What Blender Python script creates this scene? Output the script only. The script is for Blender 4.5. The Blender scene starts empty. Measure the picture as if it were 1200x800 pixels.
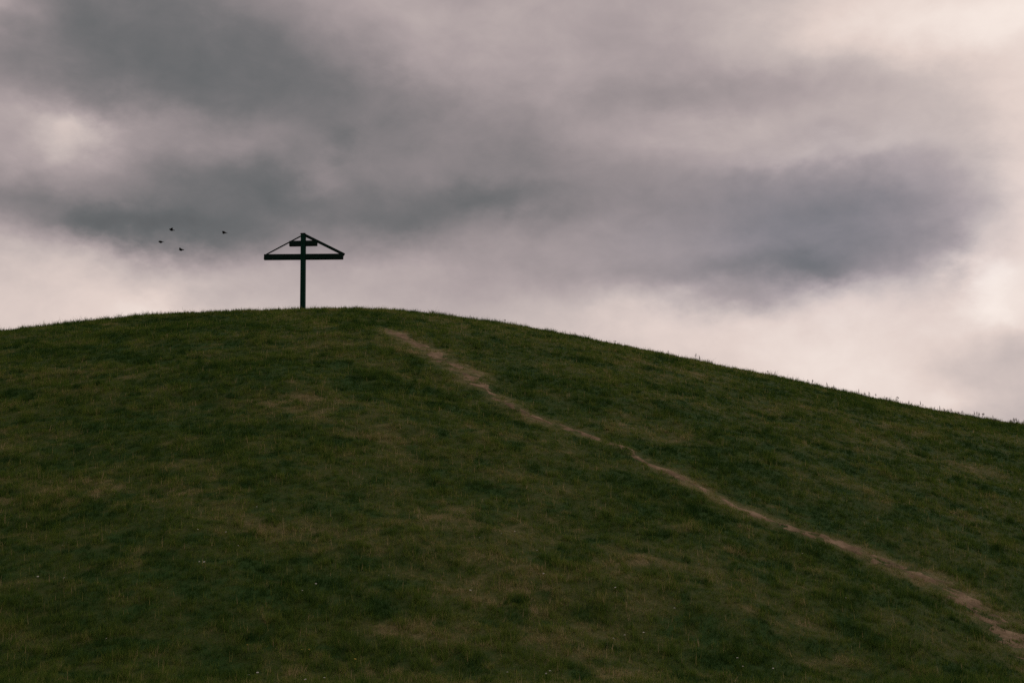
import bpy, bmesh, math, random
import numpy as np
from mathutils import Vector, Matrix

# ------------------------------------------------------------------ camera
sc = bpy.context.scene
C = sc.collection
cam_data = bpy.data.cameras.new('camera')
cam_data.lens = 50.0
cam_data.sensor_width = 36.0
cam_data.clip_end = 20000.0
cam = bpy.data.objects.new('camera', cam_data)
cam.location = (0.0, 0.0, 1.65)
cam.rotation_euler = (math.radians(90 + 14.0), 0.0, 0.0)
C.objects.link(cam)
sc.camera = cam

# ------------------------------------------------------------------ sky
SUN_EL, SUN_AZ = 38.0, 42.0          # behind the thinner cloud to the upper right (azimuth east of +Y)
world = bpy.data.worlds.new('World')
sc.world = world
world.use_nodes = True
wt = world.node_tree
wt.nodes.clear()


def node(tree, kind, **kw):
    n = tree.nodes.new(kind)
    for k, v in kw.items():
        setattr(n, k, v)
    return n


def put(tree, sock, val):
    if hasattr(val, 'is_output') or isinstance(val, bpy.types.NodeSocket):
        tree.links.new(val, sock)
    else:
        sock.default_value = val


def fmath(tree, op, a, b=None, c=None, clamp=False):
    n = node(tree, 'ShaderNodeMath', operation=op, use_clamp=clamp)
    put(tree, n.inputs[0], a)
    if b is not None:
        put(tree, n.inputs[1], b)
    if c is not None:
        put(tree, n.inputs[2], c)
    return n.outputs[0]


def vmath(tree, op, a, b=None, c=None):
    n = node(tree, 'ShaderNodeVectorMath', operation=op)
    put(tree, n.inputs[0], a)
    if b is not None:
        put(tree, n.inputs[1], b)
    if c is not None:
        put(tree, n.inputs[2], c)
    return n.outputs['Value'] if op in ('DOT_PRODUCT', 'LENGTH') else n.outputs[0]


def noise(tree, vec, scale, detail=4.0, rough=0.5, lac=2.0, dist=0.0):
    n = node(tree, 'ShaderNodeTexNoise', noise_dimensions='3D')
    put(tree, n.inputs['Vector'], vec)
    n.inputs['Scale'].default_value = scale
    n.inputs['Detail'].default_value = detail
    n.inputs['Roughness'].default_value = rough
    n.inputs['Lacunarity'].default_value = lac
    n.inputs['Distortion'].default_value = dist
    return n


def ramp(tree, fac, stops, interp='LINEAR'):
    n = node(tree, 'ShaderNodeValToRGB')
    cr = n.color_ramp
    cr.interpolation = interp
    while len(cr.elements) < len(stops):
        cr.elements.new(0.5)
    for e, (p, col) in zip(cr.elements, stops):
        e.position = p
        e.color = (*col, 1.0)
    put(tree, n.inputs[0], fac)
    return n.outputs[0]


def mix(tree, fac, a, b):
    n = node(tree, 'ShaderNodeMix', data_type='RGBA')
    put(tree, n.inputs['Factor'], fac)
    put(tree, n.inputs['A'], a)
    put(tree, n.inputs['B'], b)
    return n.outputs['Result']


def lin(*rgb):
    return tuple((c / 255 / 12.92) if c / 255 <= 0.04045 else ((c / 255 + 0.055) / 1.055) ** 2.4 for c in rgb)


# banks of cloud and breaks between them: azimuth, elevation, half widths (degrees), brightness
CLOUD_BANKS = [ (16.90, 14.14, 374.97, 3.96, 61.3),
    (-8.61, 21.47, 22.75, 12.38, -48.4),
    (26.69, 25.37, 24.99, 5.98, 56.8),
    (-19.20, 21.16, 3.62, 1.54, 53.6),
    (14.34, 18.14, 5.82, 1.89, -41.6),
    (13.11, 10.26, 6.02, 3.69, 44.4),
    (-15.05, 15.47, 8.60, 2.66, 31.9),
    (-15.48, 17.92, 4.26, 0.92, -58.7),
    (-3.66, 27.05, 8.15, 2.55, 40.8),
    (10.51, 23.95, 9.84, 1.15, -17.7),
    (-12.99, 21.71, 3.54, 0.97, 29.4),
    (-21.66, 25.61, 2.38, 1.16, 25.1),
    (-0.95, 19.77, 3.73, 0.78, -28.6),
    (10.35, 16.76, 6.86, 0.82, -43.6),
    (21.61, 18.52, 2.75, 3.94, 45.6),
    (18.68, 12.33, 3.97, 1.24, -20.2),
    (6.38, 15.16, 2.54, 1.85, 21.6),
    (-5.27, 20.52, 4.39, 0.86, 9.6),
    (18.85, 15.93, 1.10, 1.45, 32.8),
    (7.14, 22.33, 4.49, 0.79, 18.8),
    (0.76, 24.16, 4.01, 1.58, 17.8),
    (-11.20, 19.58, 3.71, 1.73, -25.1),
    (-14.72, 25.03, 6.11, 2.09, -21.5),
    (18.60, 14.36, 1.97, 0.52, 17.7),
    (-6.09, 16.69, 4.54, 0.53, 7.9),
    (-11.80, 15.30, 1.79, 0.63, -14.4),
    (14.84, 26.55, 4.85, 1.89, 27.8),
    (-4.76, 18.58, 2.28, 0.81, -25.2),
    (13.10, 21.04, 4.53, 0.50, 21.7),
    (20.70, 24.96, 5.44, 1.44, 28.3),
    (-18.20, 21.73, 1.22, 0.50, 21.7),
    (-25.20, 14.97, 1.52, 3.22, -12.0),
    (-20.33, 18.58, 2.03, 0.79, -22.7),
    (17.36, 10.85, 1.55, 0.75, 18.7),
    (-14.75, 14.83, 1.29, 0.62, 17.2),
    (9.52, 15.56, 2.28, 0.65, -36.0),
    (-17.26, 17.37, 1.04, 0.66, -19.5),
    (10.07, 19.56, 4.91, 1.70, -11.6),
    (-7.46, 21.85, 0.92, 0.83, -16.5),
    (-1.45, 15.19, 1.57, 0.99, -11.1),
    (-21.75, 25.45, 0.80, 1.07, 20.5),
    (-21.72, 28.49, 5.51, 1.52, -15.1),
    (-4.96, 23.71, 2.74, 1.02, -12.6),
    (13.09, 16.33, 1.70, 0.61, -19.4),
    (-25.15, 15.14, 2.07, 1.52, -8.8),
    (-8.46, 20.43, 1.11, 0.62, 21.7),
    (-1.83, 27.59, 1.59, 0.64, -9.7),
    (25.26, 20.54, 2.09, 2.67, 12.2),
    (-25.76, 14.68, 2.16, 1.45, -7.9),
    (0.56, 21.18, 2.36, 0.72, -8.4),
    (29.57, 14.85, 5.19, 2.40, -8.1),
    (16.10, 19.40, 1.19, 0.94, 8.6),
    (-26.99, 22.56, 5.28, 3.29, 13.3),
    (-18.69, 21.06, 1.29, 0.95, 21.1) ]


gen = node(wt, 'ShaderNodeTexCoord').outputs['Generated']
sep = node(wt, 'ShaderNodeSeparateXYZ')
wt.links.new(vmath(wt, 'NORMALIZE', gen), sep.inputs[0])
az = fmath(wt, 'MULTIPLY', fmath(wt, 'ARCTAN2', sep.outputs[0], sep.outputs[1]), 57.29578)
el = fmath(wt, 'MULTIPLY', fmath(wt, 'ARCSINE', sep.outputs[2]), 57.29578)
comb = node(wt, 'ShaderNodeCombineXYZ')
wt.links.new(az, comb.inputs[0])
wt.links.new(el, comb.inputs[1])
ang = comb.outputs[0]
# cloud texture is stretched along the wind
wind = vmath(wt, 'MULTIPLY', gen, (1.0, 1.0, 1.6))
w1 = noise(wt, wind, 6.5, 3.0, 0.55)
w2 = noise(wt, wind, 18.0, 6.0, 0.58)
warp = vmath(wt, 'MULTIPLY_ADD', vmath(wt, 'SUBTRACT', w1.outputs['Color'], (0.5, 0.5, 0.5)), (3.6, 1.7, 0.0), ang)
warp = vmath(wt, 'MULTIPLY_ADD', vmath(wt, 'SUBTRACT', w2.outputs['Color'], (0.5, 0.5, 0.5)), (3.4, 2.2, 0.0), warp)
total = None
for (a, e, sa, se, amp) in CLOUD_BANKS:
    q = vmath(wt, 'MULTIPLY_ADD', warp, (1 / sa, 1 / se, 0.0), (-a / sa, -e / se, 0.0))
    g = fmath(wt, 'POWER', 0.36788, vmath(wt, 'DOT_PRODUCT', q, q))
    total = fmath(wt, 'MULTIPLY_ADD', g, amp, 158.0 if total is None else total)
detail = noise(wt, wind, 7.0, 5.0, 0.47, dist=0.3).outputs['Fac']
total = fmath(wt, 'MULTIPLY_ADD', fmath(wt, 'SUBTRACT', detail, 0.5), 44.0, total)
wisps = noise(wt, vmath(wt, 'MULTIPLY', gen, (1.0, 1.0, 1.5)), 24.0, 7.0, 0.6, dist=0.3).outputs['Fac']
total = fmath(wt, 'MULTIPLY_ADD', fmath(wt, 'SUBTRACT', wisps, 0.5), 28.0, total)
cloud = ramp(wt, fmath(wt, 'DIVIDE', total, 255.0), [
    (0.30, lin(84, 86, 87)), (0.40, lin(104, 105, 106)), (0.45, lin(116, 114, 115)), (0.55, lin(146, 137, 138)),
    (0.65, lin(173, 160, 160)), (0.75, lin(199, 185, 181)), (0.85, lin(228, 210, 202)), (0.97, lin(251, 237, 228))])
# the bank on the right is bluer than the rest
q = vmath(wt, 'MULTIPLY_ADD', warp, (1 / 7.0, 1 / 2.6, 0.0), (-13.0 / 7.0, -18.0 / 2.6, 0.0))
blue = fmath(wt, 'MULTIPLY', fmath(wt, 'POWER', 0.36788, vmath(wt, 'DOT_PRODUCT', q, q)), 0.75)
mul = node(wt, 'ShaderNodeMix', data_type='RGBA', blend_type='MULTIPLY')
put(wt, mul.inputs['Factor'], blue)
put(wt, mul.inputs['A'], cloud)
put(wt, mul.inputs['B'], (0.92, 1.0, 1.12, 1.0))
cloud = mul.outputs['Result']

sky = node(wt, 'ShaderNodeTexSky', sky_type='NISHITA')
sky.sun_disc = False
sky.sun_elevation = math.radians(SUN_EL)
sky.sun_rotation = math.radians(SUN_AZ)
bg_clear = node(wt, 'ShaderNodeBackground')
bg_clear.inputs['Strength'].default_value = 0.05
wt.links.new(sky.outputs[0], bg_clear.inputs['Color'])
bg_cloud = node(wt, 'ShaderNodeBackground')
bg_cloud.inputs['Strength'].default_value = 1.0
wt.links.new(cloud, bg_cloud.inputs['Color'])
mixs = node(wt, 'ShaderNodeMixShader')
mixs.inputs[0].default_value = 0.97      # closed overcast, a trace of clear sky through it
wt.links.new(bg_clear.outputs[0], mixs.inputs[1])
wt.links.new(bg_cloud.outputs[0], mixs.inputs[2])
wout = node(wt, 'ShaderNodeOutputWorld')
wt.links.new(mixs.outputs[0], wout.inputs[0])

# ------------------------------------------------------------------ sun behind the cloud
sun_data = bpy.data.lights.new('sun', 'SUN')
sun_data.energy = 1.2
sun_data.angle = math.radians(12.0)
sun_data.color = (1.0, 0.9, 0.82)
sun = bpy.data.objects.new('sun', sun_data)
sd = Vector((math.sin(math.radians(SUN_AZ)) * math.cos(math.radians(SUN_EL)),
             math.cos(math.radians(SUN_AZ)) * math.cos(math.radians(SUN_EL)), math.sin(math.radians(SUN_EL))))
sun.rotation_euler = sd.to_track_quat('Z', 'Y').to_euler()
sun.location = (60, 120, 90)
C.objects.link(sun)

sc.view_settings.view_transform = 'Standard'
sc.view_settings.look = 'None'
sc.view_settings.gamma = 1.0
sc.view_settings.exposure = 0.0
sc.view_settings.use_curve_mapping = False
sc.render.engine = 'CYCLES'
sc.cycles.max_bounces = 3
sc.cycles.diffuse_bounces = 1
sc.cycles.glossy_bounces = 2
sc.cycles.transmission_bounces = 2
sc.cycles.use_denoising = False

# ------------------------------------------------------------------ helpers
rng = np.random.default_rng(11)
random.seed(5)


def _hash(ix, iy, seed):
    n = (ix.astype(np.int64) * 374761393 + iy.astype(np.int64) * 668265263 + seed * 144665) & 0x7fffffff
    n = ((n ^ (n >> 13)) * 1274126177) & 0x7fffffff
    n = n ^ (n >> 16)
    return (n & 0xffff) / 65535.0


def vnoise(x, y, seed=0):
    ix, iy = np.floor(x), np.floor(y)
    fx, fy = x - ix, y - iy
    fx, fy = fx * fx * fx * (fx * (fx * 6 - 15) + 10), fy * fy * fy * (fy * (fy * 6 - 15) + 10)
    a = _hash(ix, iy, seed)
    b = _hash(ix + 1, iy, seed)
    c = _hash(ix, iy + 1, seed)
    d = _hash(ix + 1, iy + 1, seed)
    return (a * (1 - fx) + b * fx) * (1 - fy) + (c * (1 - fx) + d * fx) * fy


def fbm(x, y, size, octaves=4, seed=0, gain=0.5):
    s = np.zeros_like(x)
    amp, tot = 1.0, 0.0
    cs, sn = math.cos(0.6), math.sin(0.6)
    px, py = x / size, y / size
    for o in range(octaves):
        s += amp * vnoise(px, py, seed + o * 17)
        tot += amp
        amp *= gain
        px, py = (px * cs - py * sn) * 2.03 + 3.1, (px * sn + py * cs) * 2.03 + 7.7
    return s / tot


def tag(o, label=None, cat=None, group=None, kind=None):
    for k, v in (('label', label), ('category', cat), ('group', group), ('kind', kind)):
        if v:
            o[k] = v
    return o


def obj(name, bm, mat, parent=None, smooth=False):
    me = bpy.data.meshes.new(name)
    bm.to_mesh(me)
    bm.free()
    for m in (mat if isinstance(mat, (list, tuple)) else [mat]):
        me.materials.append(m)
    if smooth:
        me.polygons.foreach_set('use_smooth', [True] * len(me.polygons))
    o = bpy.data.objects.new(name, me)
    C.objects.link(o)
    if parent:
        o.parent = parent
    return o


def empty(name, loc, rz=0.0):
    o = bpy.data.objects.new(name, None)
    o.empty_display_size = 0.3
    o.location = loc
    o.rotation_euler = (0, 0, rz)
    C.objects.link(o)
    return o


def copy_tree(o, parent=None):
    c = o.copy()
    C.objects.link(c)
    c.parent = parent
    for ch in list(o.children):
        copy_tree(ch, c)
    return c


# ------------------------------------------------------------------ shape of the hill
KX = np.array([-90, -75, -60.0, -50.0, -40.0, -30.0, -20.0, -10.0, 0.0, 10.0, 20.0, 30.0, 40.0, 50.0, 60.0, 70.0, 85.0])
KZ = np.array([22.0, 25.3, 28.1, 29.95, 31.55, 32.72, 33.27, 33.30, 32.05, 30.14, 28.02, 25.80, 24.0, 22.05, 19.7, 17.0, 13.0])
KZ = KZ - 0.28
KM = np.gradient(KZ, KX)


def ridge_z(x):
    i = np.clip(np.searchsorted(KX, x) - 1, 0, len(KX) - 2)
    h = KX[i + 1] - KX[i]
    t = np.clip((x - KX[i]) / h, 0, 1)
    a = ((2 * t ** 3 - 3 * t ** 2 + 1) * KZ[i] + (t ** 3 - 2 * t * t + t) * h * KM[i]
         + (-2 * t ** 3 + 3 * t * t) * KZ[i + 1] + (t ** 3 - t * t) * h * KM[i + 1])
    a = np.where(x < KX[0], KZ[0] + (x - KX[0]) * KM[0], a)
    return np.where(x > KX[-1], KZ[-1] + (x - KX[-1]) * KM[-1], a)


def base_height(x, y):
    s = y - 121.0
    a = ridge_z(x) - 0.51 * (np.sqrt(s * s + 400.0) - 20.0)
    b = 0.045 * np.clip(y, -30, 40)
    k = 1.2
    d = np.clip(0.5 + 0.5 * (a - b) / k, 0, 1)
    return b * (1 - d) + a * d + k * d * (1 - d)


def height(x, y):
    x = np.asarray(x, float)
    y = np.asarray(y, float)
    near = np.clip((260 - np.hypot(x, y - 80)) / 60, 0, 1)
    top = np.clip((112 - y) / 14, 0.25, 1)
    bump = (fbm(x, y, 7.0, 2, 3) - 0.5) * 0.55 + (fbm(x, y, 1.7, 3, 9, 0.6) - 0.5) * 0.30
    return base_height(x, y) + bump * near * top


# the trodden way from the brow down to the right: x, y, width
PATH = [(-8.9, 94.6, 0.45), (-8.19, 93.03, 0.75), (-6.71, 90.38, 0.84), (-5.44, 88.09, 0.87), (-4.22, 85.55, 1.06), (-2.8, 82.77, 1.43),
        (-1.99, 81.04, 1.0), (-1.21, 79.02, 0.73), (0.0, 76.68, 0.7), (1.15, 75.24, 0.78), (2.27, 74.26, 0.86),
        (3.61, 74.01, 0.9), (4.66, 72.98, 0.71), (5.88, 71.69, 0.61), (6.56, 69.87, 0.59), (7.53, 69.15, 0.59),
        (8.96, 67.49, 0.61), (10.04, 66.7, 0.68), (11.09, 65.92, 0.79), (12.22, 65.67, 0.79), (13.56, 64.7, 0.7),
        (15.3, 64.01, 0.77), (16.56, 63.11, 0.83), (17.74, 62.15, 0.96), (18.75, 61.0, 1.15), (19.35, 59.6, 1.3), (19.8, 58.1, 1.4),
        (20.15, 56.4, 1.4), (20.3, 54.4, 1.4), (20.2, 52.0, 1.3), (19.6, 49.0, 1.2), (18.0, 44.0, 1.1), (14.0, 36.0, 1.0), (9.0, 28.0, 1.0)]
_P = np.array(PATH)
_seg = np.r_[0, np.cumsum(np.hypot(*np.diff(_P[:, :2], axis=0).T))]
_t = np.arange(0, _seg[-1], 0.2)
_ker = np.hanning(11)
_ker /= _ker.sum()


def _smooth(v):
    return np.convolve(np.pad(v, 5, mode='edge'), _ker, mode='valid')


PX, PY, PW = (_smooth(np.interp(_t, _seg, _P[:, k])) for k in range(3))
PX = PX + (fbm(_t, _t * 0 + 1.7, 2.2, 4, 301) - 0.5) * 0.45
PY = PY + (fbm(_t, _t * 0 + 5.1, 2.2, 4, 317) - 0.5) * 0.6
PW = PW * (1.05 + 1.0 * fbm(_t, _t * 0 + 8.8, 2.6, 3, 331))


def path_dist(x, y):
    """distance to the middle of the way in units of its half width"""
    out = np.full(x.shape, 99.0)
    for k in range(0, len(PX), 2):
        hw = PW[k] * 0.5
        m = (np.abs(x - PX[k]) < 5) & (np.abs(y - PY[k]) < 5)
        if m.any():
            dd = np.hypot(x[m] - PX[k], y[m] - PY[k]) / hw
            out[m] = np.minimum(out[m], dd)
    return out


def overgrown(x, y):
    return np.clip((fbm(x, y, 0.8, 4, 44, 0.7) - 0.5) * 2.6, -1, 1)


# worn or sun-dried patches: x, y, half widths, strength
DRY = [(-12.0, 71.3, 1.8, 2.0, 0.9), (-10.6, 74.5, 1.8, 2.2, 0.5), (-17.6, 58.2, 3.2, 1.2, 0.75), (-14.6, 58.6, 1.6, 1.0, 0.6),
       (-15.9, 61.6, 2.2, 1.2, 0.5), (7.5, 62.4, 2.4, 1.6, 0.55), (9.4, 60.2, 1.8, 1.0, 0.5), (14.6, 73.5, 2.2, 1.1, 0.5),
       (17.0, 72.0, 2.0, 1.4, 0.4), (0.0, 54.1, 2.8, 1.6, 0.5), (4.7, 56.7, 1.5, 0.8, 0.7), (2.4, 69.3, 1.0, 0.5, 1.0),
       (-6.5, 86.0, 1.3, 0.7, 0.9), (-7.0, 46.2, 2.2, 1.2, 0.4), (3.3, 47.0, 1.6, 0.9, 0.6), (-6.5, 43.4, 2.6, 0.9, 0.6),
       (-3.6, 44.5, 1.6, 0.8, 0.6), (-12.0, 43.4, 3.0, 0.9, 0.5), (-1.6, 83.6, 1.2, 0.5, 0.8), (10.5, 52.2, 2.4, 1.6, 0.45), (13.5, 50.5, 2.6, 1.6, 0.5),
       (-5.6, 55.3, 2.6, 1.0, 0.5), (-3.6, 58.2, 2.2, 1.0, 0.45), (-2.0, 48.2, 1.2, 0.7, 0.6), (-29.0, 74.0, 3.0, 2.0, 0.3), (26.0, 86.0, 5.0, 3.0, 0.35), (-9.4, 60.5, 2.4, 1.2, 0.4)]


def dryness(x, y):
    d = 0.36 + 1.6 * (fbm(x * 0.75 + 0.2 * y, y, 4.2, 7, 21, 0.82) - 0.5)
    lush = np.clip((fbm(x * 0.8, y, 0.9, 4, 211, 0.65) - 0.565) * 8, 0, 1)      # clumps of darker, broader-leaved herbs
    d = d - 0.42 * lush + 0.24 * np.clip((fbm(x * 0.8, y, 0.6, 4, 233, 0.65) - 0.60) * 8, 0, 1)
    wx = x + (fbm(x, y, 1.2, 4, 71) - 0.5) * 4.0
    wy = y + (fbm(x, y, 1.2, 4, 83) - 0.5) * 4.0
    fine = np.clip(0.2 + 2.4 * (fbm(x, y, 0.5, 3, 97, 0.65) - 0.28), 0.15, 1.5)
    for (cx, cy, rx, ry, a) in DRY:
        d = d + 0.58 * a * np.exp(-(((wx - cx) / rx) ** 2 + ((wy - cy) / ry) ** 2)) * fine
    return d


# ------------------------------------------------------------------ materials
def principled(name, rough=0.9, spec=0.2):
    m = bpy.data.materials.new(name)
    m.use_nodes = True
    t = m.node_tree
    b = t.nodes['Principled BSDF']
    b.inputs['Roughness'].default_value = rough
    b.inputs['Specular IOR Level'].default_value = spec
    return m, t, b


GREEN_DEEP = (0.026, 0.062, 0.014)
GREEN_MID = (0.110, 0.166, 0.026)
OLIVE = (0.168, 0.188, 0.042)
STRAW = (0.36, 0.285, 0.145)


def soil_material():
    m, t, b = principled('thatch_and_soil', 1.0, 0.05)
    pos = node(t, 'ShaderNodeNewGeometry').outputs['Position']
    att = node(t, 'ShaderNodeAttribute', attribute_name='dry').outputs['Fac']
    n = noise(t, pos, 9.0, 8.0, 0.85)
    fac = fmath(t, 'MULTIPLY_ADD', fmath(t, 'SUBTRACT', n.outputs['Fac'], 0.5), 2.2, att)
    col = ramp(t, fac, [(0.0, GREEN_DEEP), (0.4, (0.048, 0.064, 0.017)), (0.75, (0.085, 0.088, 0.030)), (1.0, (0.16, 0.135, 0.062))])
    t.links.new(col, b.inputs['Base Color'])
    bmp = node(t, 'ShaderNodeBump')
    bmp.inputs['Strength'].default_value = 0.8
    bmp.inputs['Distance'].default_value = 0.05
    t.links.new(noise(t, pos, 14.0, 6.0, 0.7).outputs['Fac'], bmp.inputs['Height'])
    t.links.new(bmp.outputs[0], b.inputs['Normal'])
    return m


def grass_material():
    m = bpy.data.materials.new('grass_blades')
    m.use_nodes = True
    t = m.node_tree
    t.nodes.clear()
    att = node(t, 'ShaderNodeAttribute', attribute_name='dry').outputs['Fac']
    col = ramp(t, att, [(0.0, GREEN_DEEP), (0.28, (0.068, 0.116, 0.019)), (0.48, GREEN_MID), (0.68, OLIVE), (0.85, (0.25, 0.22, 0.078)), (1.0, STRAW)])
    d = node(t, 'ShaderNodeBsdfDiffuse')
    tr = node(t, 'ShaderNodeBsdfTranslucent')
    t.links.new(col, d.inputs[0])
    t.links.new(col, tr.inputs[0])
    mx = node(t, 'ShaderNodeMixShader')
    mx.inputs[0].default_value = 0.3
    t.links.new(d.outputs[0], mx.inputs[1])
    t.links.new(tr.outputs[0], mx.inputs[2])
    o = node(t, 'ShaderNodeOutputMaterial')
    t.links.new(mx.outputs[0], o.inputs[0])
    return m


def dirt_material():
    m, t, b = principled('trodden_dirt', 1.0, 0.05)
    pos = node(t, 'ShaderNodeNewGeometry').outputs['Position']
    n1 = noise(t, pos, 0.9, 5.0, 0.6).outputs['Fac']
    n2 = noise(t, pos, 5.0, 7.0, 0.75).outputs['Fac']
    fac = fmath(t, 'ADD', fmath(t, 'MULTIPLY', n1, 0.6), fmath(t, 'MULTIPLY', n2, 0.4))
    col = ramp(t, fac, [(0.38, (0.085, 0.066, 0.036)), (0.5, (0.172, 0.120, 0.069)), (0.6, (0.26, 0.185, 0.115))])
    t.links.new(col, b.inputs['Base Color'])
    bmp = node(t, 'ShaderNodeBump')
    bmp.inputs['Strength'].default_value = 0.7
    bmp.inputs['Distance'].default_value = 0.04
    t.links.new(n2, bmp.inputs['Height'])
    t.links.new(bmp.outputs[0], b.inputs['Normal'])
    return m


def timber_material():
    m, t, b = principled('dark_green_timber', 0.9, 0.08)
    tc = node(t, 'ShaderNodeTexCoord').outputs['Object']
    n = noise(t, vmath(t, 'MULTIPLY', tc, (9.0, 9.0, 1.2)), 2.0, 5.0, 0.6, dist=0.5).outputs['Fac']
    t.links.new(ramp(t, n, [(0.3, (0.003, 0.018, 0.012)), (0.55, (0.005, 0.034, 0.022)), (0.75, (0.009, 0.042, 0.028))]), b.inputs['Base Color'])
    bmp = node(t, 'ShaderNodeBump')
    bmp.inputs['Strength'].default_value = 0.5
    bmp.inputs['Distance'].default_value = 0.01
    t.links.new(n, bmp.inputs['Height'])
    t.links.new(bmp.outputs[0], b.inputs['Normal'])
    return m


def plain_material(name, col, rough=0.8, var=0.3, scale=20.0):
    m, t, b = principled(name, rough, 0.1)
    tc = node(t, 'ShaderNodeTexCoord').outputs['Object']
    n = noise(t, tc, scale, 3.0).outputs['Fac']
    t.links.new(ramp(t, n, [(0.3, tuple(c * (1 - var) for c in col)), (0.7, tuple(c * (1 + var) for c in col))]), b.inputs['Base Color'])
    return m


M_SOIL, M_GRASS, M_DIRT, M_TIMBER = soil_material(), grass_material(), dirt_material(), timber_material()
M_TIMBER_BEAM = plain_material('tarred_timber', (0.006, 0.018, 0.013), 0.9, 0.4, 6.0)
M_IRON = plain_material('black_iron', (0.01, 0.01, 0.01), 0.55)
M_FEATHER = plain_material('black_feathers', (0.012, 0.011, 0.012), 0.6)
M_BEAK = plain_material('dark_beak', (0.02, 0.018, 0.015), 0.4)
M_STEM = plain_material('dry_stem', (0.075, 0.06, 0.028), 0.9)
M_SEED = plain_material('brown_seed', (0.07, 0.042, 0.025), 0.95)
M_LEAF = plain_material('weed_leaf', (0.05, 0.07, 0.022), 0.8)
M_PETAL = plain_material('white_petals', (0.55, 0.53, 0.46), 0.8, 0.1)
M_PETAL_YELLOW = plain_material('yellow_petals', (0.5, 0.36, 0.07), 0.8, 0.1)

# ------------------------------------------------------------------ the hill and the plain it rises from: one sheet
far = np.array([130, 165, 210, 280, 380, 550, 800, 1200, 2000, 3500, 6000.0])
gx = np.r_[-far[::-1], np.arange(-100, -60, 2.0), np.arange(-60, 60.01, 0.4), np.arange(62, 101, 2.0), far]
gy = np.r_[-far[::-1], np.arange(-100, 24, 4.0), np.arange(24, 128.01, 0.4), np.arange(132, 260, 6.0), far[3:] + 20]
X, Y = np.meshgrid(gx, gy)
Z = height(X, Y)
nx, ny = len(gx), len(gy)
idx = np.arange(nx * ny).reshape(ny, nx)
faces = np.stack([idx[:-1, :-1], idx[:-1, 1:], idx[1:, 1:], idx[1:, :-1]], -1).reshape(-1, 4)


def mesh_np(name, verts, faces):
    me = bpy.data.meshes.new(name)
    k = faces.shape[1]
    me.vertices.add(len(verts))
    me.vertices.foreach_set('co', np.ascontiguousarray(verts, np.float32).ravel())
    me.loops.add(faces.size)
    me.loops.foreach_set('vertex_index', np.ascontiguousarray(faces, np.int32).ravel())
    me.polygons.add(len(faces))
    me.polygons.foreach_set('loop_start', np.arange(0, faces.size, k, dtype=np.int32))
    me.update(calc_edges=True)
    return me


me = mesh_np('hill', np.stack([X, Y, Z], -1).reshape(-1, 3), faces)
at = me.attributes.new('dry', 'FLOAT', 'POINT')
xf, yf = X.ravel(), Y.ravel()
pd = path_dist(xf, yf)
dv = dryness(xf, yf) + 0.45 * np.exp(-(np.maximum(pd - 0.8, 0) / 0.9) ** 2)
at.data.foreach_set('value', np.clip(dv, 0, 1).astype(np.float32))
me.polygons.foreach_set('use_smooth', np.ones(len(me.polygons), bool))
me.materials.append(M_SOIL)
hill = bpy.data.objects.new('hill', me)
C.objects.link(hill)
tag(hill, 'smooth rounded grassy hill rising to a broad brow', 'hill', kind='structure')

# ------------------------------------------------------------------ dirt path
tx, ty = np.gradient(PX), np.gradient(PY)
ln = np.hypot(tx, ty)
nxp, nyp = -ty / ln, tx / ln
sarr = np.arange(len(PX)) * 0.2
wob_l = 0.82 + 1.5 * (fbm(sarr, sarr * 0 + 3.3, 1.4, 4, 5, 0.65) - 0.5) * 2
wob_r = 0.82 + 1.5 * (fbm(sarr, sarr * 0 + 9.3, 1.4, 4, 8, 0.65) - 0.5) * 2
cross_t = np.linspace(-1, 1, 9)
lift = np.array([-0.07, -0.005, 0.030, 0.024, 0.018, 0.024, 0.030, -0.005, -0.07])
V = []
for j, ct in enumerate(cross_t):
    wdt = PW * 0.5 * ct * np.clip(np.where(ct < 0, wob_l, wob_r), 0.15, 1.7)
    x, y = PX + nxp * wdt, PY + nyp * wdt
    turf = np.clip((overgrown(x, y) - 0.12) * 5, 0, 1)       # turf creeps over the dirt here
    V.append(np.stack([x, y, height(x, y) + lift[j] - 0.09 * turf], -1))
V = np.stack(V, 1)
n_s = len(PX)
idx = np.arange(n_s * 9).reshape(n_s, 9)
F = np.stack([idx[:-1, :-1], idx[1:, :-1], idx[1:, 1:], idx[:-1, 1:]], -1).reshape(-1, 4)
me = mesh_np('dirt_path', V.reshape(-1, 3), F)
if me.polygons[0].normal.z < 0:
    me.flip_normals()
me.polygons.foreach_set('use_smooth', np.ones(len(me.polygons), bool))
me.materials.append(M_DIRT)
po = bpy.data.objects.new('dirt_path', me)
C.objects.link(po)
tag(po, 'narrow trodden dirt path winding down the grassy hillside', 'path', kind='structure')

# ------------------------------------------------------------------ grass
N_TUFT, PER = 290000, 8
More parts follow.
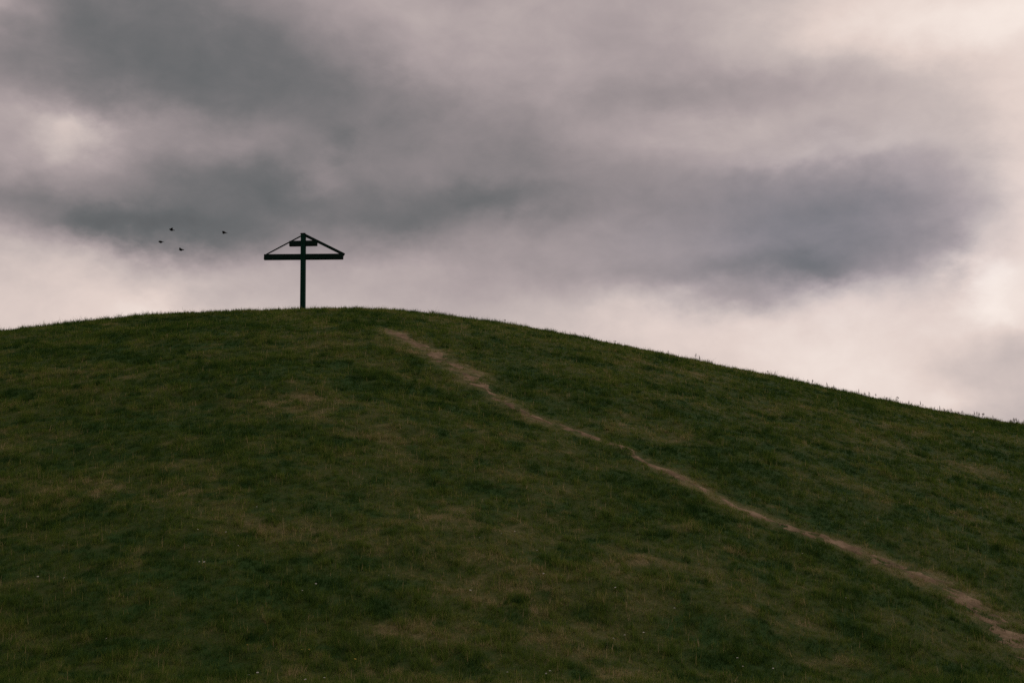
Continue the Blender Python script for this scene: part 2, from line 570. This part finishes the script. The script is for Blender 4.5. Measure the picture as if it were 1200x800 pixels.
# even ground coverage that is denser where the hill is near
yy = 30 + (117 - 30) * rng.random(N_TUFT * 3) ** 1.0
xx = rng.uniform(-1, 1, N_TUFT * 3) * (13 + yy * 0.40)
keep = rng.random(len(yy)) < (13 + yy * 0.40) / (13 + 117 * 0.40) * np.clip(62 / yy, 0.5, 1.5) / 1.5 * 1.6
xx, yy = xx[keep][:N_TUFT], yy[keep][:N_TUFT]
pd = path_dist(xx, yy)
edge = 0.95 + 0.9 * (fbm(xx, yy, 0.7, 3, 33) - 0.5)
dry = dryness(xx, yy) + 0.26 * np.exp(-(np.maximum(pd - 0.6, 0) / 1.1) ** 2)
vigour = np.clip(fbm(xx, yy, 2.6, 3, 91) * 1.9 - 0.45, 0, 1)
patchy = overgrown(xx, yy)
cover = np.clip(0.27 + 0.26 * np.clip((64 - yy) / 4, 0, 1) + 0.85 * np.clip(pd / 1.35, 0, 1) ** 2.2 + 1.35 * patchy * np.clip(1.9 - pd, 0, 1), 0.03, 1)
bald = np.where(pd < 2.2, 0.0, np.clip((dry - 0.8) / 0.6, 0, 0.3))
keep = (rng.random(len(xx)) < cover) & (rng.random(len(xx)) > bald)
xx, yy, dry, vigour, pd, patchy = xx[keep], yy[keep], dry[keep], vigour[keep], pd[keep], patchy[keep]
nt = len(xx)
tuss = np.clip((fbm(xx, yy, 0.55, 3, 131, 0.6) - 0.52) * 7, 0, 1)
hgt = (0.075 + 0.05 * vigour + 0.20 * tuss * (0.4 + 0.7 * vigour)) * np.exp(rng.normal(0, 0.22, nt)) * np.clip(1.15 - 0.35 * dry, 0.6, 1.1)
hgt *= np.clip(0.25 + 0.34 * pd + 0.8 * np.clip(patchy, 0, 1), 0.42, 1.0)
bx = np.repeat(xx, PER) + rng.normal(0, 0.07, nt * PER)
by = np.repeat(yy, PER) + rng.normal(0, 0.07, nt * PER)
bz = height(bx, by) - 0.01 + 0.03 * np.repeat((pd < 0.9) & (patchy < 0.15), PER)
bh = np.repeat(hgt, PER) * rng.uniform(0.55, 1.25, nt * PER)
ba = rng.uniform(0, 2 * np.pi, nt * PER)
lean = rng.uniform(0.1, 0.95, nt * PER)
la = rng.uniform(0, 2 * np.pi, nt * PER)
wd = (0.0105 + 0.00016 * by) * rng.uniform(0.7, 1.4, nt * PER)
n_b = nt * PER
BV = np.empty((n_b, 3, 3), np.float32)
cx, sx = np.cos(ba) * wd * 0.5, np.sin(ba) * wd * 0.5
BV[:, 0] = np.stack([bx - cx, by - sx, bz], -1)
BV[:, 1] = np.stack([bx + cx, by + sx, bz], -1)
BV[:, 2] = np.stack([bx + np.cos(la) * lean * bh, by + np.sin(la) * lean * bh, bz + bh], -1)
me = mesh_np('grass', BV.reshape(-1, 3), np.arange(n_b * 3, dtype=np.int32).reshape(-1, 3))
at = me.attributes.new('dry', 'FLOAT', 'FACE')
stalk = rng.random(n_b) < 0.012
_h = np.where(stalk, rng.uniform(0.22, 0.42, n_b), 0)
_k = np.nonzero(stalk & (np.repeat(pd, PER) > 1.2))[0]
BV2 = BV.copy()
BV2[_k, 2] = np.stack([bx + np.cos(la) * lean * 0.3 * _h, by + np.sin(la) * lean * 0.3 * _h, bz + _h], -1)[_k]
me.vertices.foreach_set('co', BV2.ravel())
bd = 0.45 * stalk + np.repeat(dry + rng.normal(0, 0.12, nt), PER) + rng.normal(0, 0.10, n_b)
at.data.foreach_set('value', np.clip(bd, 0, 1).astype(np.float32))
me.materials.append(M_GRASS)
go = bpy.data.objects.new('grass', me)
C.objects.link(go)
tag(go, 'short dark green grass with brownish dry patches covering the hill', 'grass', kind='stuff')
print('grass blades', n_b)


# ------------------------------------------------------------------ the cross
def add_box(bm, size, mat4, bevel=0.02, taper=1.0):
    r = bmesh.ops.create_cube(bm, size=1.0)
    for v in r['verts']:
        k = taper if v.co.z > 0 else 1.0
        v.co = Vector((v.co.x * size[0] * k, v.co.y * size[1] * k, v.co.z * size[2]))
    es = list({e for v in r['verts'] for e in v.link_edges})
    bv = bmesh.ops.bevel(bm, geom=es, offset=bevel, segments=2, profile=0.6, affect='EDGES')
    vs = {v for f in bv['faces'] for v in f.verts} | {v for v in r['verts'] if v.is_valid}
    bmesh.ops.transform(bm, matrix=mat4, verts=list(vs))


def board(name, size, centre, tilt, mat, parent, bevel=0.02):
    """a timber along local x, tilted about y"""
    bm = bmesh.new()
    add_box(bm, size, Matrix.Translation(Vector((0, 0, 0))), bevel)
    o = obj(name, bm, mat, parent)
    o.location = centre
    o.rotation_euler = (0, tilt, 0)
    return o


CX, CY = -16.66, 109.3
cz = float(height(np.array([CX]), np.array([CY]))[0])
cross = empty('wooden_cross', (CX, CY, cz), math.radians(-5))
tag(cross, 'tall dark wooden cross with two crossbeams and slanting roof timbers on the hilltop', 'cross')
TOP = 37.80 - cz
bm = bmesh.new()
add_box(bm, (0.39, 0.39, TOP + 0.8), Matrix.Translation((-0.0, 0, (TOP - 0.8) / 2)), 0.025, 0.95)
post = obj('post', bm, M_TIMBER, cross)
post.rotation_euler = (0, math.radians(-1.6), 0)
off = lambda z: -math.tan(math.radians(1.6)) * z
zb, zu = 35.90 - cz, 37.03 - cz
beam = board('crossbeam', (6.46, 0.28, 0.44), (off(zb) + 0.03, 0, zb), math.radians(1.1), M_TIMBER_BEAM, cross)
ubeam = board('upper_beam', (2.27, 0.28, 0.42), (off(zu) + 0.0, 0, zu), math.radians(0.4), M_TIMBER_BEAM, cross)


def strut(name, p, q, w, d, label):
    p, q = Vector(p), Vector(q)
    v = q - p
    o = board(name, (v.length, d, w), (p + q) / 2, math.atan2(-v.z, v.x), M_TIMBER_BEAM, cross, 0.01)
    o['label'] = label
    return o


apex = (off(TOP), 0.0, TOP - 0.02)
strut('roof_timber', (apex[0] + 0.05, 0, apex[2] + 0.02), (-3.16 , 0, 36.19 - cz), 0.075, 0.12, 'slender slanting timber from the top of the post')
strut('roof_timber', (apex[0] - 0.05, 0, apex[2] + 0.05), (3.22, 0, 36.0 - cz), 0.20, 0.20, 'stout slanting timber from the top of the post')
bm = bmesh.new()
add_box(bm, (0.46, 0.42, 0.10), Matrix.Translation((0, 0, 0)), 0.02, 0.8)
cap = obj('post_cap', bm, M_IRON, cross)
cap.location = (apex[0], 0, TOP + 0.03)
for (x, z) in ((off(zb) - 0.07, zb + 0.08), (off(zb) + 0.07, zb - 0.08), (off(zu), zu + 0.06), (off(zu), zu - 0.08)):
    bm = bmesh.new()
    bmesh.ops.create_cone(bm, cap_ends=True, segments=8, radius1=0.035, radius2=0.028, depth=0.05,
                          matrix=Matrix.Rotation(math.radians(90), 4, 'X'))
    b = obj('bolt', bm, M_IRON, cross)
    b.location = (x, -0.205, z)


# ------------------------------------------------------------------ birds
def make_bird(flap, spread, length=0.50):
    """body as a loft along x, wings drawn out of its flanks, all one skin"""
    bm = bmesh.new()
    prof = [(-0.62, 0.10, 0.012, 0.02), (-0.45, 0.075, 0.016, 0.015), (-0.30, 0.05, 0.04, 0.0), (-0.14, 0.095, 0.10, -0.01), (0.0, 0.12, 0.13, -0.015),
            (0.14, 0.125, 0.13, -0.005), (0.26, 0.09, 0.095, 0.02), (0.34, 0.072, 0.078, 0.04), (0.42, 0.066, 0.068, 0.045), (0.47, 0.028, 0.03, 0.04)]
    rings = []
    nseg = 8
    for (x, ry, rz, z) in ((a, b * 1.6, c * 1.9, d) for (a, b, c, d) in prof):
        rings.append([bm.verts.new((x * length, math.cos(a) * ry * length, z * length + math.sin(a) * rz * length))
                      for a in (math.pi * 2 * (k + 0.5) / nseg for k in range(nseg))])
    side = {1: [], -1: []}
    for i in range(len(rings) - 1):
        for k in range(nseg):
            f = bm.faces.new((rings[i][k], rings[i][(k + 1) % nseg], rings[i + 1][(k + 1) % nseg], rings[i + 1][k]))
            if i in (3, 4, 5):
                if k == nseg - 1:
                    side[1].append(f)
                if k == 3:
                    side[-1].append(f)
    bm.faces.new(rings[0][::-1])
    bm.faces.new(rings[-1])
    for sgn in (1, -1):
        fs = side[sgn]
        for (reach, sweep, chord, thick, ang) in ((0.30, 0.03, 1.05, 0.35, flap), (0.38, -0.06, 0.8, 0.6, flap * 0.4), (0.34, -0.14, 0.35, 0.5, flap * 0.1)):
            r = bmesh.ops.extrude_face_region(bm, geom=fs)
            vs = [v for v in r['geom'] if isinstance(v, bmesh.types.BMVert)]
            bmesh.ops.delete(bm, geom=[f for f in fs if f.is_valid], context='FACES_ONLY')
            fs = [f for f in r['geom'] if isinstance(f, bmesh.types.BMFace)]
            c = sum((v.co for v in vs), Vector()) / len(vs)
            dv = Vector((sweep, sgn * reach * spread * math.cos(ang), reach * spread * math.sin(ang))) * length
            for v in vs:
                d = v.co - c
                v.co = c + Vector((d.x * chord, d.y * 0.3, d.z * thick)) + dv
    bmesh.ops.recalc_face_normals(bm, faces=bm.faces)
    o = obj('bird', bm, M_FEATHER, None, True)
    s = o.modifiers.new('subdivision', 'SUBSURF')
    s.levels = s.render_levels = 1
    bm = bmesh.new()
    bmesh.ops.create_cone(bm, cap_ends=True, segments=6, radius1=0.022 * length, radius2=0.002, depth=0.12 * length,
                          matrix=Matrix.Translation((0.51 * length, 0, 0.035 * length)) @ Matrix.Rotation(math.radians(90), 4, 'Y'))
    obj('beak', bm, M_BEAK, o)
    return o


for (p, flap, spread, hd, bank, lab) in (
        ((-32.19, 128.0, 44.43), 0.75, 0.5, 200, 8, 'small dark bird in flight, the highest of the four'),
        ((-31.59, 122.0, 41.29), 0.5, 0.5, 165, -10, 'small dark bird in flight, farthest of the four from the cross'),
        ((-28.74, 118.0, 39.28), 0.6, 0.5, 160, 5, 'small dark bird in flight, lowest of the four above the brow'),
        ((-26.34, 124.0, 42.85), -0.55, 0.55, 215, -6, 'small black bird flying apart from the other three, nearest the cross')):
    b = make_bird(flap, spread)
    b.location = p
    b.rotation_euler = (math.radians(bank), math.radians(-6), math.radians(hd))
    tag(b, lab, 'bird', 'birds flying beside the cross')


# ------------------------------------------------------------------ weeds on the brow
def tube(bm, pts, r0, r1, seg=5):
    prev = None
    for i, p in enumerate(pts):
        r = r0 + (r1 - r0) * i / (len(pts) - 1)
        ring = [bm.verts.new((p[0] + math.cos(a) * r, p[1] + math.sin(a) * r, p[2])) for a in (2 * math.pi * k / seg for k in range(seg))]
        if prev:
            for k in range(seg):
                bm.faces.new((prev[k], prev[(k + 1) % seg], ring[(k + 1) % seg], ring[k]))
        else:
            bm.faces.new(ring[::-1])
        prev = ring
    bm.faces.new(prev)


def leaf(bm, base, ang, length, width, droop):
    c, s = math.cos(ang), math.sin(ang)
    pts = []
    for t, w in ((0, 0.15), (0.4, 1.0), (0.75, 0.6), (1.0, 0.05)):
        o = Vector((c * length * t, s * length * t, length * (0.5 * t - droop * t * t)))
        side = Vector((-s, c, 0)) * width * w * 0.5
        pts.append((Vector(base) + o - side, Vector(base) + o + side))
    for a, b in zip(pts, pts[1:]):
        q = [bm.verts.new(v) for v in (a[0], a[1], b[1], b[0])]
        bm.faces.new(q)


def blob(bm, c, r, rz):
    bmesh.ops.create_icosphere(bm, subdivisions=1, radius=1.0,
                               matrix=Matrix.Translation(c) @ Matrix.Diagonal((r, r, rz, 1.0)))


def make_weed(kind, h):
    root = empty('weed', (0, 0, 0))
    bend = random.uniform(-0.06, 0.06)
    axis = lambda t: (bend * t * t * h * 2, bend * 0.5 * t * t * h, h * t)
    st, hd, lf = bmesh.new(), bmesh.new(), bmesh.new()
    tube(st, [axis(t) for t in (0, 0.3, 0.6, 0.85, 1.0)], 0.010, 0.005)
    if kind == 'spike':
        for k in range(14):
            t = 0.62 + 0.38 * k / 13
            p = axis(t)
            r = 0.022 * (1.15 - (t - 0.62) * 2.0)
            blob(hd, (p[0] + random.uniform(-.012, .012), p[1] + random.uniform(-.012, .012), p[2]), r, 0.022)
    elif kind == 'heads':
        for k in range(4):
            t = random.uniform(0.55, 0.75)
            a = random.uniform(0, 6.28)
            p, q = axis(t), axis(1.0 - 0.04 * k)
            e = (q[0] + math.cos(a) * 0.09, q[1] + math.sin(a) * 0.09, q[2])
            tube(st, [p, ((p[0] + e[0]) / 2 + math.cos(a) * .02, (p[1] + e[1]) / 2 + math.sin(a) * .02, (p[2] + e[2]) / 2), e], 0.006, 0.004)
            blob(hd, e, 0.026, 0.03)
        blob(hd, axis(1.0), 0.03, 0.034)
    else:
        for k in range(11):
            t = 0.55 + 0.042 * k
            a = random.uniform(0, 6.28)
            p = axis(min(t, 1.0))
            rr = 0.085 * (1.25 - t)
            e = (p[0] + math.cos(a) * rr, p[1] + math.sin(a) * rr, p[2] + rr * random.uniform(0.5, 1.6))
            tube(st, [p, ((p[0] + e[0]) / 2, (p[1] + e[1]) / 2, (p[2] + e[2]) / 2 + 0.006), e], 0.004, 0.003, 4)
            blob(hd, e, 0.011, 0.024)
    for k in range(4):
        leaf(lf, axis(random.uniform(0.05, 0.45)), random.uniform(0, 6.28), random.uniform(0.10, 0.18), 0.035, 0.5)
    obj('stem', st, M_STEM, root)
    tag(obj('seed_head', hd, M_SEED, root), kind='stuff')
    tag(obj('foliage', lf, M_LEAF, root), kind='stuff')
    return root


KINDS = {'spike': 'thin weed stalk with narrow brown seed spike on the brow of the hill',
         'heads': 'branching weed with several round seed heads on the brow of the hill',
         'plume': 'weed with loose feathery seed plume on the brow of the hill'}
spots = []
for k in range(70):
    spots.append((random.uniform(24.0, 39.5), 1.0))
for k in range(16):
    spots.append((random.uniform(6.0, 24.0), 0.75))
for k in range(10):
    spots.append((random.uniform(-8.5, 6.0), 0.65))
for k in range(8):
    spots.append((random.uniform(-36.0, -22.0), 0.55))
spots += [(14.25, 1.45), (14.55, 1.2), (14.85, 1.15), (32.9, 1.4), (36.3, 1.35), (29.7, 1.35)]
protos = {}
for (x, s) in spots:
    kind = random.choice(['spike', 'spike', 'spike', 'plume', 'plume', 'heads'])
    if kind not in protos:
        protos[kind] = w = make_weed(kind, 0.46)
    else:
        w = copy_tree(protos[kind])
    y = random.uniform(104.5, 108.0)
    z = float(height(np.array([x]), np.array([y]))[0])
    w.location = (x, y, z - 0.01)
    f = s * random.choice((0.6, 0.75, 0.9, 1.05, 1.3)) * random.uniform(0.9, 1.1)
    w.scale = (f, f, f)
    w.rotation_euler = (random.uniform(-.12, .12), random.uniform(-.15, .15), random.uniform(0, 6.28))
    tag(w, KINDS[kind], 'weed', 'weeds along the brow')

# ------------------------------------------------------------------ small flowers in the grass
FLOWERS = [(-10.09, 56.48), (-10.77, 53.84), (-11.76, 53.41), (-10.12, 52.59), (-16.38, 52.25), (-12.45, 44.84), (-8.26, 45.32), (-7.54, 43.42),
           (-7.18, 49.43), (-6.61, 45.52), (-6.34, 45.53), (-6.85, 50.16), (-1.25, 56.32), (0.1, 57.53), (-0.34, 56.97), (1.0, 56.04), (1.21, 53.74),
           (1.92, 53.89), (-4.38, 51.51), (-1.53, 51.44), (-16.2, 49.16), (-15.2, 48.96), (3.46, 49.78), (3.91, 50.31), (4.56, 50.59), (3.85, 53.23),
           (5.92, 52.74), (1.08, 46.11), (1.22, 46.23), (-0.16, 45.54), (-4.88, 45.2), (8.87, 49.64), (7.81, 49.37), (28.78, 80.24), (27.32, 76.76),
           (-5.6, 43.54), (-7.77, 43.16), (-6.03, 43.03), (2.5, 45.06), (3.91, 45.83), (-1.15, 43.76), (-11.03, 50.76), (-10.82, 50.48), (7.73, 49.77),
           (23.58, 68.11), (21.39, 71.25), (24.47, 74.06), (13.11, 56.78), (7.5, 57.27), (12.52, 61.7)]
YELLOW = {6, 9, 10, 30}


def make_flower(petal):
    bm = bmesh.new()
    tube(bm, [(0, 0, 0), (0.004, 0, 0.08), (0.0, 0.004, 0.17)], 0.003, 0.002, 5)
    for f in bm.faces:
        f.material_index = 0
    before = set(bm.faces)
    for k in range(9):
        a = 2 * math.pi * k / 9
        c, s = math.cos(a), math.sin(a)
        q = [bm.verts.new((c * r - s * w, s * r + c * w, z)) for (r, w, z) in ((0.004, -.003, .171), (0.026, -.008, .178), (0.032, 0, .176), (0.026, .008, .178), (0.004, .003, .171))]
        bm.faces.new(q)
    blob(bm, (0, 0, 0.178), 0.013, 0.010)
    for f in bm.faces:
        if f not in before:
            f.material_index = 1
    o = obj('flower', bm, [M_STEM, petal])
    return o


fp = {}
for i, (x, y) in enumerate(FLOWERS):
    yel = i in YELLOW
    if yel not in fp:
        fp[yel] = o = make_flower(M_PETAL_YELLOW if yel else M_PETAL)
    else:
        o = fp[yel].copy()
        C.objects.link(o)
    o.location = (x, y, float(height(np.array([x]), np.array([y]))[0]) - 0.005)
    o.rotation_euler = (random.uniform(0.1, 0.7), random.uniform(-.3, .3), random.uniform(-.5, .5))
    f = random.uniform(0.8, 1.3)
    o.scale = (f, f, f)
    tag(o, 'tiny yellowish flower standing in the grass of the slope' if yel else 'tiny white flower standing in the grass of the slope', 'flower',
        'yellowish flowers in the grass' if yel else 'white flowers in the grass')
